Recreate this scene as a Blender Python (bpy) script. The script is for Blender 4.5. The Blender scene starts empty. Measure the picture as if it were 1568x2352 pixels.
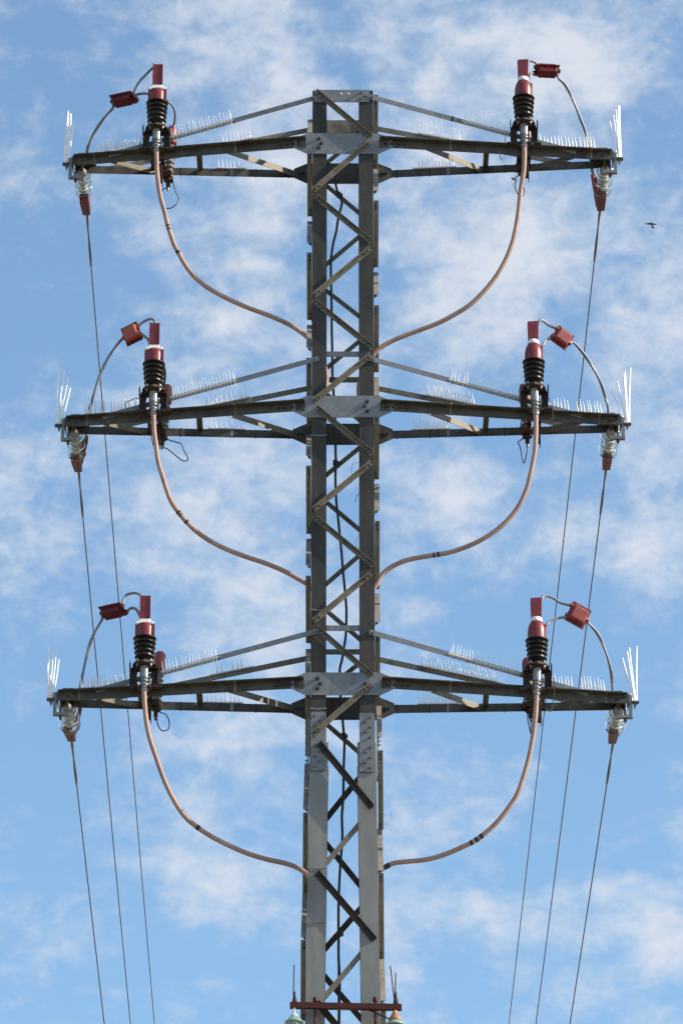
import bpy, math, random
from mathutils import Vector, Matrix
random.seed(7)
R = math.radians
V = Vector
# ------------------------------------------------------------------ camera
F, PITCH, DIST, CAMZ, CAMX = 10683.6, 0.432952, 33.621, 1.6, -0.0102
scene = bpy.context.scene
cam_d = bpy.data.cameras.new("camera"); cam = bpy.data.objects.new("camera", cam_d)
scene.collection.objects.link(cam); scene.camera = cam
cam.location = (CAMX, -DIST, CAMZ); cam.rotation_euler = (math.pi/2 + PITCH, 0, 0)
cam_d.sensor_fit = 'VERTICAL'; cam_d.sensor_height = 36.0; cam_d.lens = F/2352*36
cam_d.clip_start = 0.5; cam_d.clip_end = 20000
# ------------------------------------------------------------------ light
SUN = V((0.80, -0.13, 0.48)).normalized()          # direction towards the sun
sl = bpy.data.lights.new("sun", 'SUN'); sl.energy = 5.0; sl.angle = R(0.53); sl.color = (1.0, 0.87, 0.70)
so = bpy.data.objects.new("sun", sl); scene.collection.objects.link(so)
so.rotation_euler = SUN.to_track_quat('Z', 'Y').to_euler()
scene.view_settings.view_transform = 'Standard'; scene.view_settings.look = 'None'
scene.view_settings.exposure = 0.55; scene.view_settings.gamma = 1.0

def ray(px, py):
    a = (px-784)/F; b = (1176-py)/F; c, s = math.cos(PITCH), math.sin(PITCH)
    return V((a, c - b*s, s + b*c))
def P(px, py, Y):
    d = ray(px, py); t = (Y+DIST)/d.y
    return V((CAMX + d.x*t, Y, CAMZ + d.z*t))
def scr(p):
    q = V(p) - V((CAMX, -DIST, CAMZ)); c, s = math.cos(PITCH), math.sin(PITCH)
    z = q.y*c + q.z*s; u = -q.y*s + q.z*c
    return 784 + F*q.x/z, 1176 - F*u/z
def ZY(py, Y): return P(787, py, Y).z

# world: physical sky with broken, soft cloud laid out in sky directions
w = bpy.data.worlds.new("World"); scene.world = w; w.use_nodes = True
nt = w.node_tree; nt.nodes.clear(); N = nt.nodes.new; L = nt.links.new
def mathn(op, a, b=None, clamp=False):
    n = N('ShaderNodeMath'); n.operation = op; n.use_clamp = clamp
    for i, v in enumerate((a, b)):
        if v is None: continue
        if isinstance(v, (int, float)): n.inputs[i].default_value = v
        else: L(v, n.inputs[i])
    return n.outputs[0]
out = N('ShaderNodeOutputWorld'); bg = N('ShaderNodeBackground'); L(bg.outputs[0], out.inputs[0])
sky = N('ShaderNodeTexSky'); sky.sky_type = 'NISHITA'; sky.sun_disc = False
sky.sun_elevation = math.asin(SUN.z); sky.sun_rotation = math.atan2(SUN.x, SUN.y)
sky.altitude = 0; sky.air_density = 1.0; sky.dust_density = 1.2; sky.ozone_density = 2.5
geo = N('ShaderNodeTexCoord')
dirn = N('ShaderNodeVectorMath'); dirn.operation = 'NORMALIZE'; L(geo.outputs['Generated'], dirn.inputs[0])
def noise(scale, detail, rough, off, stretch=(1, 1, 1), dist=0.0):
    mp = N('ShaderNodeMapping'); mp.inputs['Location'].default_value = off; mp.inputs['Scale'].default_value = stretch
    L(dirn.outputs[0], mp.inputs[0])
    n = N('ShaderNodeTexNoise'); L(mp.outputs[0], n.inputs['Vector'])
    n.inputs['Scale'].default_value = scale; n.inputs['Detail'].default_value = detail
    n.inputs['Roughness'].default_value = rough; n.inputs['Distortion'].default_value = dist
    return n.outputs[0]
n1 = noise(28, 4, 0.5, (3.1, 1.7, 0.4), (1, 1, 1.35), 0.1)
n2 = noise(92, 7, 0.60, (0.3, 5.1, 2.2), (.85, 1, 1.35), 0.25)
n4 = noise(210, 6, 0.6, (4.3, 0.1, 7.2), (1, 1, 1.1), 0.3)
n3 = noise(7, 3, 0.5, (9.3, 2.1, 1.2))
# cloud banks: (photo direction x, y, radius, weight)
BL = [(1330,150,190,.62),(1240,110,150,.35),(1440,170,120,.35),(900,30,200,.25),(1100,80,120,.25),(560,60,200,.35),(620,240,190,.32),(420,120,120,.15),
      (1090,270,190,.38),(980,200,150,.3),(640,400,110,.25),(570,540,130,.36),(650,470,120,.25),(340,540,120,.26),(60,430,130,.2),(1230,560,190,.5),(1130,640,190,.42),(1000,450,160,.26),
      (1080,760,170,.38),(960,640,150,.25),(1500,500,150,.32),(1440,680,170,.42),(1530,760,150,.3),(1430,850,120,.26),(560,680,150,.36),(480,760,120,.25),(660,790,110,.3),
      (60,1080,120,.3),(360,930,140,.14),(500,1120,170,.3),(620,1080,140,.3),(360,1260,130,.32),(560,1310,150,.3),(640,1200,120,.25),(600,1450,130,.2),(40,1340,90,.3),(1500,1200,140,.36),
      (1490,1320,130,.35),(1550,1020,110,.3),(1080,1150,120,.28),(920,1130,80,.2),(1250,1230,130,.3),(1120,1290,120,.2),(520,1690,130,.28),(640,1640,110,.24),(430,1600,110,.16),
      (590,1855,55,.22),(1080,1850,110,.26),(1210,1800,90,.2),(1000,1880,90,.16),(470,2010,120,.2),(590,2070,120,.2),(660,2000,90,.16),(380,1900,120,.14),(1450,2070,120,.34),(1540,2150,130,.36),(1330,2060,100,.26),(1200,2090,100,.22),
      (940,2050,110,.24),(1060,2080,110,.26),(1160,2150,90,.16),(110,2150,90,.10),(330,1060,90,.12),(200,60,130,.08)]
HOLE = [(1330,1560,260,.30),(1400,1760,220,.24),(1330,1930,200,.16),(200,1560,200,.16),(90,1750,200,.22),(180,1980,220,.18),(420,2260,260,.26),(100,2300,200,.16),(1050,2300,200,.2),(1300,2330,150,.1),(60,650,200,.2),(150,850,160,.14),(60,250,160,.12),(930,1640,130,.1),(1100,1700,150,.16),(130,200,200,.22),(330,330,110,.14),(1480,330,120,.16),(1350,60,60,.06),(880,520,60,.10),(120,720,220,.22),(250,900,140,.12),(900,880,90,.14),(1230,960,200,.18),(150,1500,200,.16),(250,1700,160,.12),(1250,1500,260,.2),(760,560,50,.05),(1400,1720,200,.16),(1150,1000,120,.12),(100,1900,250,.14),(1250,1950,160,.1),(950,1650,90,.1),(1340,410,80,.1)]
acc = None
for (x, y, r, wt) in [(a, b, c*.93, d*.92) for a, b, c, d in BL] + [(a, b, c, -d) for a, b, c, d in HOLE]:
    c = ray(x, y).normalized(); rad = r*1.45/F
    dn = N('ShaderNodeVectorMath'); dn.operation = 'DISTANCE'; L(dirn.outputs[0], dn.inputs[0]); dn.inputs[1].default_value = c
    m = N('ShaderNodeMapRange'); m.interpolation_type = 'SMOOTHERSTEP'; L(dn.outputs['Value'], m.inputs[0])
    m.inputs[1].default_value = 0; m.inputs[2].default_value = rad; m.inputs[3].default_value = wt; m.inputs[4].default_value = 0
    acc = m.outputs[0] if acc is None else mathn('ADD', acc, m.outputs[0])
base = mathn('ADD', mathn('MULTIPLY', mathn('SUBTRACT', n1, 0.5), 1.0), mathn('MULTIPLY', mathn('SUBTRACT', n2, 0.5), 2.0))
base = mathn('ADD', base, mathn('MULTIPLY', mathn('SUBTRACT', n3, 0.5), 0.4))
base = mathn('ADD', base, mathn('MULTIPLY', mathn('SUBTRACT', n4, 0.5), 0.75))
dens = mathn('ADD', mathn('ADD', base, acc), 0.02)
mr = N('ShaderNodeMapRange'); mr.interpolation_type = 'SMOOTHSTEP'; L(dens, mr.inputs[0])
mr.inputs[1].default_value = -0.32; mr.inputs[2].default_value = 0.98; mr.inputs[3].default_value = 0.03; mr.inputs[4].default_value = 0.94
tint = N('ShaderNodeMix'); tint.data_type = 'RGBA'; tint.blend_type = 'MULTIPLY'; tint.inputs[0].default_value = 1
L(sky.outputs[0], tint.inputs[6]); tint.inputs[7].default_value = (0.92, 1.06, 1.045, 1)
mx = N('ShaderNodeMix'); mx.data_type = 'RGBA'; L(mr.outputs[0], mx.inputs[0]); L(tint.outputs[2], mx.inputs[6])
mx.inputs[7].default_value = (3.35, 3.55, 3.90, 1)
L(mx.outputs[2], bg.inputs[0]); bg.inputs[1].default_value = 0.15
WORLD_TINT, CLOUD = tint, mx

# ------------------------------------------------------------------ materials
def mat(name, c1, c2, scale=14, rough=(0.5, 0.75), metal=0.0, bump=0.15, stain=None, spec=0.5, streak=(1, 1, 1), detail=6, trans=0, subs=0, coat=0):
    m = bpy.data.materials.new(name); m.use_nodes = True; t = m.node_tree; n = t.nodes; l = t.links
    b = n['Principled BSDF']; tc = n.new('ShaderNodeTexCoord'); mp = n.new('ShaderNodeMapping'); l.new(tc.outputs['Object'], mp.inputs[0])
    mp.inputs['Scale'].default_value = streak
    a = n.new('ShaderNodeTexNoise'); l.new(mp.outputs[0], a.inputs[0]); a.inputs['Scale'].default_value = scale; a.inputs['Detail'].default_value = detail; a.inputs['Roughness'].default_value = 0.65
    r = n.new('ShaderNodeMapRange'); l.new(a.outputs[0], r.inputs[0]); r.inputs[1].default_value = .3; r.inputs[2].default_value = .7
    x = n.new('ShaderNodeMix'); x.data_type = 'RGBA'; l.new(r.outputs[0], x.inputs[0]); x.inputs[6].default_value = (*c1, 1); x.inputs[7].default_value = (*c2, 1)
    col = x.outputs[2]
    if stain:
        a2 = n.new('ShaderNodeTexNoise'); l.new(mp.outputs[0], a2.inputs[0]); a2.inputs['Scale'].default_value = scale*0.35; a2.inputs['Detail'].default_value = 8; a2.inputs['Roughness'].default_value = .7
        r2 = n.new('ShaderNodeMapRange'); l.new(a2.outputs[0], r2.inputs[0]); r2.inputs[1].default_value = stain[1]; r2.inputs[2].default_value = stain[1]+.12; r2.inputs[4].default_value = stain[2]
        y = n.new('ShaderNodeMix'); y.data_type = 'RGBA'; l.new(r2.outputs[0], y.inputs[0]); l.new(col, y.inputs[6]); y.inputs[7].default_value = (*stain[0], 1)
        col = y.outputs[2]
    l.new(col, b.inputs['Base Color'])
    q = n.new('ShaderNodeMapRange'); l.new(a.outputs[0], q.inputs[0]); q.inputs[3].default_value = rough[0]; q.inputs[4].default_value = rough[1]; l.new(q.outputs[0], b.inputs['Roughness'])
    b.inputs['Metallic'].default_value = metal; b.inputs['Specular IOR Level'].default_value = spec
    b.inputs['Transmission Weight'].default_value = trans; b.inputs['Coat Weight'].default_value = coat
    if subs: b.inputs['Subsurface Weight'].default_value = subs; b.inputs['Subsurface Radius'].default_value = (.02, .02, .02)
    if bump:
        bp = n.new('ShaderNodeBump'); bp.inputs['Strength'].default_value = bump; bp.inputs['Distance'].default_value = .003; l.new(a.outputs[0], bp.inputs['Height']); l.new(bp.outputs[0], b.inputs['Normal'])
    return m
M = {}
M['leg_old'] = mat('weathered_leg_steel', (.020, .023, .025), (.056, .052, .044), 9, (.5, .8), 0.15, .2, ((.016, .018, .019), .55, .6), .4, (1, 1, .25))
M['steel'] = mat('weathered_galvanised_steel', (.10, .093, .075), (.205, .19, .155), 16, (.45, .75), 0.12, .2, ((.062, .042, .028), .53, .75), .4)
M['beam'] = mat('dirty_crossarm_steel', (.045, .045, .040), (.10, .096, .083), 12, (.5, .8), 0.2, .25, ((.028, .022, .018), .52, .7), .4)
M['galv'] = mat('galvanised_plate_steel', (.135, .145, .158), (.21, .218, .228), 22, (.4, .6), 0.3, .08, ((.10, .10, .10), .54, .6), .5)
M['leg_new'] = mat('light_galvanised_leg_steel', (.168, .172, .170), (.225, .226, .218), 14, (.45, .65), 0.15, .08, ((.12, .115, .10), .55, .6), .45, (1, 1, .2))
M['side_steel'] = mat('side_brace_steel', (.16, .148, .122), (.27, .25, .21), 18, (.45, .75), 0.1, .2, ((.09, .068, .048), .57, .6), .4)  # paler than the other braces, sunlit brightness partly put into the colour
M['darkbar'] = mat('dark_brown_brace_steel', (.034, .025, .021), (.070, .052, .042), 16, (.5, .8), .1, .2, None, .35)
M['bolt'] = mat('bolt_steel', (.03, .028, .026), (.085, .078, .07), 60, (.4, .7), .5, 0)
M['bolt_light'] = mat('zinc_bolt_steel', (.12, .115, .105), (.25, .24, .22), 60, (.35, .6), .5, 0)
M['rust'] = mat('rusty_crossbar_steel', (.045, .009, .008), (.085, .02, .015), 25, (.6, .85), 0, .3, ((.05, .014, .012), .55, .7), .3)
M['brownsteel'] = mat('rust_brown_bracket_steel', (.028, .017, .015), (.060, .038, .031), 22, (.5, .8), .1, .25, ((.10, .085, .07), .60, .5), .35)
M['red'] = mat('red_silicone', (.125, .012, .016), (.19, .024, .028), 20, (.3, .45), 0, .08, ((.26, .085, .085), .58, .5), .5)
M['red_bright'] = mat('bright_red_plastic', (.20, .034, .034), (.27, .058, .056), 20, (.35, .5), 0, .1, ((.40, .15, .13), .6, .5), .45)  # brighter copy of the red, sunlight of the front-facing boxes in its colour
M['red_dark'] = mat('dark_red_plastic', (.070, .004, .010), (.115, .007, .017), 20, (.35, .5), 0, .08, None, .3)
M['orange'] = mat('orange_lit_plastic', (.30, .055, .03), (.38, .09, .05), 14, (.4, .55), 0, .1, None, .4)  # orange tone stands for sun on the middle left box, mixed into its colour
M['crimson'] = mat('crimson_clamp_plastic', (.085, .003, .014), (.14, .006, .022), 20, (.3, .45), 0, .08, None, .4)
M['black'] = mat('black_rubber', (.006, .006, .007), (.013, .012, .012), 30, (.25, .42), 0, .05, None, .35)
M['wire_black'] = mat('black_cable_sheath', (.012, .012, .014), (.03, .03, .034), 40, (.4, .6), 0, 0)
M['tape'] = mat('white_tape', (.62, .64, .66), (.78, .79, .80), 40, (.4, .6), 0, .15)
M['grey'] = mat('grey_sheath', (.15, .165, .20), (.22, .235, .275), 30, (.35, .55), .1, .1)
M['lug'] = mat('grey_sealing_boot', (.19, .20, .215), (.29, .305, .32), 35, (.35, .5), .2, .1)
M['conductor'] = mat('aluminium_strand', (.09, .09, .10), (.17, .17, .18), 60, (.4, .6), .5, 0)
M['pink'] = mat('faded_red_power_cable_sheath', (.28, .18, .15), (.43, .295, .25), 7, (.5, .75), 0, .12, ((.24, .15, .125), .55, .6), .35)
M['cap'] = mat('insulator_cap_porcelain', (.46, .48, .455), (.60, .62, .59), 30, (.3, .5), 0, .1)
M['arr'] = mat('weathered_arrester_sheds', (.11, .080, .060), (.20, .165, .13), 30, (.4, .6), 0, .2)
M['rod'] = mat('white_fibreglass', (.80, .82, .84), (.85, .86, .88), 30, (.3, .5), 0, 0)
M['bird'] = mat('bird_plumage', (.03, .022, .022), (.08, .06, .055), 30, (.7, .9), 0, 0)
M['bird_light'] = mat('pale_bird_plumage', (.25, .2, .16), (.35, .28, .2), 30, (.7, .9), 0, 0)
M['greenglass_body'] = mat('pale_green_glazed_glass', (.33, .50, .45), (.42, .60, .54), 20, (.12, .25), 0, 0, None, .6, trans=.45)
M['rust_cap'] = mat('rusty_cap', (.24, .085, .035), (.42, .22, .12), 25, (.5, .8), 0, .3)
def glass(name, col, rough, extra=0.0):
    m = bpy.data.materials.new(name); m.use_nodes = True; b = m.node_tree.nodes['Principled BSDF']
    b.inputs['Base Color'].default_value = (*col, 1); b.inputs['Transmission Weight'].default_value = 1 - extra
    b.inputs['Roughness'].default_value = rough; b.inputs['IOR'].default_value = 1.48
    t = m.node_tree; a = t.nodes.new('ShaderNodeTexNoise'); a.inputs['Scale'].default_value = 25
    r = t.nodes.new('ShaderNodeMapRange'); r.inputs[3].default_value = rough; r.inputs[4].default_value = rough+.08
    t.links.new(a.outputs[0], r.inputs[0]); t.links.new(r.outputs[0], b.inputs['Roughness'])
    return m
M['glass'] = glass('clear_insulator_glass', (.97, 1, .99), .02)
def clear(name, alpha):
    m = mat(name, (.80, .82, .86), (.92, .93, .95), 60, (.15, .3), 0, 0); b = m.node_tree.nodes['Principled BSDF']; b.inputs['Alpha'].default_value = alpha
    b.inputs['Transmission Weight'].default_value = .25; return m
M['spike'] = clear('clear_white_plastic', .88); M['spike_thin'] = clear('clear_thin_plastic', .42); M['strip_thin'] = clear('clear_strip_plastic', .22)

# ------------------------------------------------------------------ mesh helpers
COL = scene.collection
class MB:
    def __init__(s): s.v = []; s.f = []; s.m = []; s.cur = 0; s.sm = []
    def add(s, vs, fs, smooth=False):
        o = len(s.v); s.v += [tuple(a) for a in vs]; s.f += [tuple(i+o for i in f) for f in fs]; s.m += [s.cur]*len(fs); s.sm += [smooth]*len(fs); return s
    def mat(s, i): s.cur = i; return s
    def prism(s, poly, A, B, u, v):
        A, B, u, v = V(A), V(B), V(u), V(v); n = len(poly)
        vs = [A + u*a + v*b for a, b in poly] + [B + u*a + v*b for a, b in poly]
        fs = [(i, (i+1) % n, n+(i+1) % n, n+i) for i in range(n)] + [tuple(range(n-1, -1, -1)), tuple(range(n, 2*n))]
        return s.add(vs, fs)
    def box(s, c, hx, hy, hz, ax=None):
        ax = ax or (V((1, 0, 0)), V((0, 1, 0)), V((0, 0, 1))); c = V(c)
        vs = [c + ax[0]*hx*i + ax[1]*hy*j + ax[2]*hz*k for i in (-1, 1) for j in (-1, 1) for k in (-1, 1)]
        return s.add(vs, [(0, 1, 3, 2), (4, 6, 7, 5), (0, 4, 5, 1), (2, 3, 7, 6), (0, 2, 6, 4), (1, 5, 7, 3)])
    def plate(s, pts, t):        # pts: 3D polygon, t: thickness vector
        t = V(t); n = len(pts); vs = [V(p) for p in pts] + [V(p)+t for p in pts]
        return s.add(vs, [tuple(range(n)), tuple(range(2*n-1, n-1, -1))] + [(i, n+i, n+(i+1) % n, (i+1) % n) for i in range(n)])
    def tube(s, pts, r, seg=10, cap=True):
        pts = [V(p) for p in pts]; n = len(pts); rs = r if isinstance(r, (list, tuple)) else [r]*n
        d = (pts[1]-pts[0]).normalized(); u = d.orthogonal().normalized(); vs = []; fs = []
        for i, p in enumerate(pts):
            d2 = (pts[min(i+1, n-1)] - pts[max(i-1, 0)]).normalized()
            u = (u - d2*u.dot(d2)).normalized(); w_ = d2.cross(u)
            for k in range(seg):
                a = 2*math.pi*k/seg; vs.append(p + (u*math.cos(a) + w_*math.sin(a))*rs[i])
        for i in range(n-1):
            for k in range(seg): fs.append((i*seg+k, i*seg+(k+1) % seg, (i+1)*seg+(k+1) % seg, (i+1)*seg+k))
        s.add(vs, fs, True)
        if cap: s.add(vs[:seg], [tuple(range(seg-1, -1, -1))]); s.add(vs[-seg:], [tuple(range(seg))])
        return s
    def lathe(s, prof, o, ax, seg=32, smooth=True):   # prof (r, h)
        o = V(o); ax = V(ax).normalized(); u = ax.orthogonal().normalized(); w_ = ax.cross(u); vs = []; fs = []; n = len(prof)
        for r, h in prof:
            for k in range(seg):
                a = 2*math.pi*k/seg; vs.append(o + ax*h + (u*math.cos(a)+w_*math.sin(a))*max(r, 1e-4))
        for i in range(n-1):
            for k in range(seg): fs.append((i*seg+k, i*seg+(k+1) % seg, (i+1)*seg+(k+1) % seg, (i+1)*seg+k))
        return s.add(vs, fs, smooth)
    def bolt(s, p, n, r=.013, h=.011):
        n = V(n).normalized(); s.lathe([(0, h), (r, h), (r, 0)], p, n, 6, False); s.lathe([(0, h+.012), (r*.5, h+.012), (r*.5, h)], p, n, 8, False); return s
    def build(s, name, mats, parent=None, bevel=0, **tags):
        me = bpy.data.meshes.new(name); me.from_pydata(s.v, [], s.f)
        for m_ in (mats if isinstance(mats, (list, tuple)) else [mats]): me.materials.append(M[m_] if isinstance(m_, str) else m_)
        me.polygons.foreach_set('material_index', s.m); me.polygons.foreach_set('use_smooth', s.sm); me.update()
        import bmesh
        b = bmesh.new(); b.from_mesh(me); bmesh.ops.recalc_face_normals(b, faces=b.faces); b.to_mesh(me); b.free()
        o = bpy.data.objects.new(name, me); COL.objects.link(o)
        if parent: o.parent = parent; o.matrix_parent_inverse = Matrix.Translation(-parent_loc(parent))
        if bevel:
            md = o.modifiers.new('bevel', 'BEVEL'); md.width = bevel; md.segments = 2; md.limit_method = 'ANGLE'; md.angle_limit = R(50)
        for k, v in tags.items(): o[k] = v
        return o
def parent_loc(p):
    return V(p.location) + (parent_loc(p.parent)-V(p.parent.location) if p.parent and p.parent.type == 'EMPTY' and False else V((0, 0, 0))) if p.parent is None else parent_loc(p.parent)
def thing(name, loc, label, cat, group=None):
    o = bpy.data.objects.new(name, None); COL.objects.link(o); o.location = loc; o.empty_display_size = .1
    o['label'] = label; o['category'] = cat
    if group: o['group'] = group
    return o
def Lprof(a, b, t, sa=1, sb=1):     # flange a along u, flange b along v, heel at origin
    return [(0, 0), (a*sa, 0), (a*sa, t*sb), (t*sa, t*sb), (t*sa, b*sb), (0, b*sb)]
def smooth_path(pts, k=6):
    pts = [V(p) for p in pts]; out_ = []
    q = [pts[0]*2-pts[1]] + pts + [pts[-1]*2-pts[-2]]
    for i in range(1, len(q)-2):
        a, b, c, d = q[i-1], q[i], q[i+1], q[i+2]
        for j in range(k):
            t = j/k; out_.append(0.5*((2*b) + (c-a)*t + (2*a-5*b+4*c-d)*t*t + (3*b-a-3*c+d)*t**3))
    out_.append(pts[-1]); return out_

# ------------------------------------------------------------------ ground
g = MB(); g.add([(-4000, -4000, 0), (4000, -4000, 0), (4000, 4000, 0), (-4000, 4000, 0)], [(0, 1, 2, 3)])
M['ground'] = mat('dry_ground', (.16, .13, .09), (.26, .22, .16), .6, (.8, .95), 0, .1)
g.build('ground', 'ground', kind='structure')

# ------------------------------------------------------------------ pylon
HW = .249
ZS = ZY(1702, -HW)                 # section change
def hw(z): return HW if z > ZS else .2545 + (ZS - z)*.0125
pylon = thing('lattice_pylon', (0, 0, 0), 'tall square grey steel lattice pylon with three pairs of crossarms', 'pylon')
ztop = ZY(208, -HW)
for sx in (-1, 1):
    for sy in (-1, 1):
        zt = ztop if sy < 0 else ZY(276, HW)
        m = MB(); X, Y = sx*HW, sy*HW
        m.prism(Lprof(.118, .118, .009), (X, Y, ZS-.01), (X, Y, zt), (-sx, 0, 0), (0, -sy, 0))
        # empty bolt holes in the old legs
        if sy < 0:
            m.mat(1)
            for yy in ([(925, 941, 956), (1166, 1181, 1198), (1345,), (1732, 1750, 1765)] if sx < 0 else [(723, 741, 758), (1124, 1139, 1157), (1944, 1960, 1978), (2367,)]):
                for k, y in enumerate(yy):
                    z = ZY(y/1.6531, -HW); m.lathe([(.0, .0015), (.0065, .0015), (.0065, 0)], (X - sx*(.040 if k != 1 else .057), Y, z), (0, -1, 0), 8, False)
        m.build('leg', ['leg_old', 'wire_black'], pylon)
        m = MB(); z0 = ZS; a, b = hw(z0-.001), hw(0)
        pr = Lprof(.143, .143, .011); n = 6
        vs = [V((sx*(a - u), sy*(a - v), z0-.012)) for u, v in pr] + [V((sx*(b - u), sy*(b - v), 0)) for u, v in pr]
        m.add(vs, [(i, (i+1) % n, n+(i+1) % n, n+i) for i in range(n)] + [tuple(range(n-1, -1, -1)), tuple(range(n, 2*n))])
        m.build('leg', 'leg_new', pylon, label='lighter newer lower leg section' )
# splice plates on the front and on the outer side of the near legs
for sx in (-1, 1):
    m = MB(); z1, z0 = ZY(1637 if sx < 0 else 1640, -HW), ZY(1772 if sx < 0 else 1775, -HW)
    xo = sx*(HW-.002)
    m.box((xo - sx*.0595, -.2665, (z0+z1)/2), .0595, .005, (z1-z0)/2)
    m.mat(1); N_ = 11
    for k in range(N_):
        if k == 5: continue
        z = z1 - .035 - (z1-z0-.07)*k/(N_-1)
        m.bolt((xo - sx*(.05 + (.018 if k % 2 else -.018)), -.2715, z), (0, -1, 0), .012, .009)
    m.build('splice_plate', ['galv', 'bolt_light'], pylon)
    m = MB(); m.box((sx*.2665, -.19, (z0+z1)/2 - .03), .005, .055, (z1-z0)/2); m.mat(1)
    for k in range(10):
        m.bolt((sx*.2715, -.21 + (.03 if k % 2 else 0), z1-.07-(z1-z0-.1)*k/9), (sx, 0, 0), .012, .009)
    m.build('splice_plate', ['galv', 'bolt_light'], pylon)

def brace(A, B, n, w_, t_, mt, lift=0.0, out_w=None, bolts=True, ext=0.0, flip=1):
    """angle-iron bar on a face with outward normal n, heel along its upper edge"""
    n = V(n).normalized(); A, B = V(A), V(B); d = (B-A).normalized(); A = A-d*ext; B = B+d*ext
    s_ = n.cross(d).normalized()
    if s_.z < 0: s_ = -s_
    s_ = s_*flip; ow = out_w or w_; o = n*lift + s_*(w_/2)
    m = MB(); m.prism(Lprof(w_, ow, t_, -1, 1), A+o, B+o, s_, n)
    if bolts:
        m.mat(1)
        for Q, k in ((A, 1), (B, -1)):
            for q in (.024, .062): m.bolt(Q + d*k*q - s_*.003 + n*(lift+t_), n, .0115, .009)
    m.build('brace', [mt, 'bolt_light' if mt == 'steel' else 'bolt'], pylon)
# front face (photo positions of both bar ends)
FR = [(727,215,848,316),(848,330,723,438),(725,454,849,555),(849,574,724,678),(726,698,851,798),(850,820,724,922),
      (728,941,851,1043),(851,1066,723,1170),(727,1194,853,1298),(851,1320,723,1426),(729,1447,851,1553),(850,1578,723,1686)]
def onface(px, py, out_, sy=-1):
    z = ZY(py, sy*HW)
    for _ in range(3): h = hw(z)+out_; p = P(px, py, sy*h); z = p.z
    return p
for i, (a, b, c, d_) in enumerate(FR):
    A = P(a, b, -HW); B = P(c, d_, -HW); plate_lift = 0.002
    if i in (0,): plate_lift = .012
    if i in (1, 5, 6, 10, 11): plate_lift = .0125
    if i == 11: plate_lift = .024
    if A.z < B.z: A, B = B, A
    brace(A, B, (0, -1, 0), .038, .004, 'steel', plate_lift, .036, ext=.012)
# lower section front face: outer bars dark, inner bars light
brace(onface(733,1712,0), onface(851,1856,0), (0, -1, 0), .046, .005, 'darkbar', .022, .040, ext=.012)
brace(onface(729,2008,0), onface(857,2158,0), (0, -1, 0), .046, .005, 'darkbar', .003, .040, ext=.012)
brace(onface(729,2306,0), onface(860,2462,0), (0, -1, 0), .046, .005, 'darkbar', .003, .040, ext=.012)
def inner(a, b, c, d_, sy, mt):
    A, B = onface(a, b, -.013, sy), onface(c, d_, -.013, sy); m = MB(); d = (B-A).normalized(); n = V((0, sy, 0)); s_ = n.cross(d).normalized()
    if s_.z < 0: s_ = -s_
    m.prism(Lprof(.042, .03, .005, -1, -1), A+s_*.021, B+s_*.021, s_, n); m.build('brace', mt, pylon)
inner(848,1866,728,2007,-1,'steel'); inner(852,2163,722,2318,-1,'steel'); inner(722,1560+1177,852,2465,-1,'steel')
# rear face
zA = [(728,408,845,506),(845,526,728,625),(728,651,845,742),(845,767,728,863),(728,888,845,980),(845,1012,728,1108),(728,1135,845,1233),(845,1258,728,1359),(728,1384,845,1484),(845,1507,728,1601),(728,1644,845,1746),
      (773+62,304,728,392)]
for (a, b, c, d_) in zA:
    brace(P(a, b, HW), P(c, d_, HW), (0, 1, 0), .038, .004, 'steel', .002, .034, ext=.012)
for (a, b, c, d_, mt) in [(838,1770,733,1900,'darkbar'),(733,1918,842,2052,'darkbar'),(842,2070,728,2200,'darkbar'),(728,2222,850,2364,'darkbar'),(850,2384,722,2530,'darkbar')]:
    A, B = onface(a, b, 0, 1), onface(c, d_, 0, 1); brace(A, B, (0, 1, 0), .046, .005, mt, .003, .036, ext=.012)
# side faces: zigzag of angles bolted outside, seen edge on (front end y, rear end y in the photo)
def side(sx, seq):
    for (yf, yr, long_) in seq:
        zf, zr = ZY(yf, -HW), ZY(yr, HW); hf, hr = hw(zf), hw(zr); off = .014 if ZY(1780, -HW) < zf < ZY(1600, -HW) or (ZY(1780, -HW) < zr < ZY(1640, -HW) and False) else .003
        A = V((sx*(hf), -hf+.036, zf)); B = V((sx*(hr), hr-.036, zr))
        brace(A, B, (sx, 0, 0), .040, .004, 'side_steel', off, .040, ext=.022)
def zig(ys, down_first):      # ys alternating front/rear node heights seen in the photo
    out_ = []
    for i in range(len(ys)-1):
        out_.append((ys[i], ys[i+1], None) if (i % 2 == 0) == down_first else (ys[i+1], ys[i], None))
    return out_
# left: front nodes 318?,...
def pair(sx, lst):
    side(sx, [(f, r, True) for f, r in lst])
LF = [(347, 498), (583, 736), (825, 985), (1073, 1227), (1326, 1478), (1585, 1738)]
LS = [(318, 286), (555, 520), (798, 758), (1046, 1009), (1297, 1249), (1548, 1502)]
RF = [(220, 385), (463, 615), (704, 856), (950, 1102), (1200, 1354), (1456, 1612), (1728, 1905)]
RS = [(436, 400), (675, 637), (917, 878), (1171, 1124), (1427, 1375), (1690, 1633)]
pair(-1, LF+LS+[(1858, 1765), (2153, 2058), (1872, 2048), (2166, 2342)]); pair(1, RF+RS+[(2012, 2200), (2000, 1915), (2300, 2212), (2312, 2500)])
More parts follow.
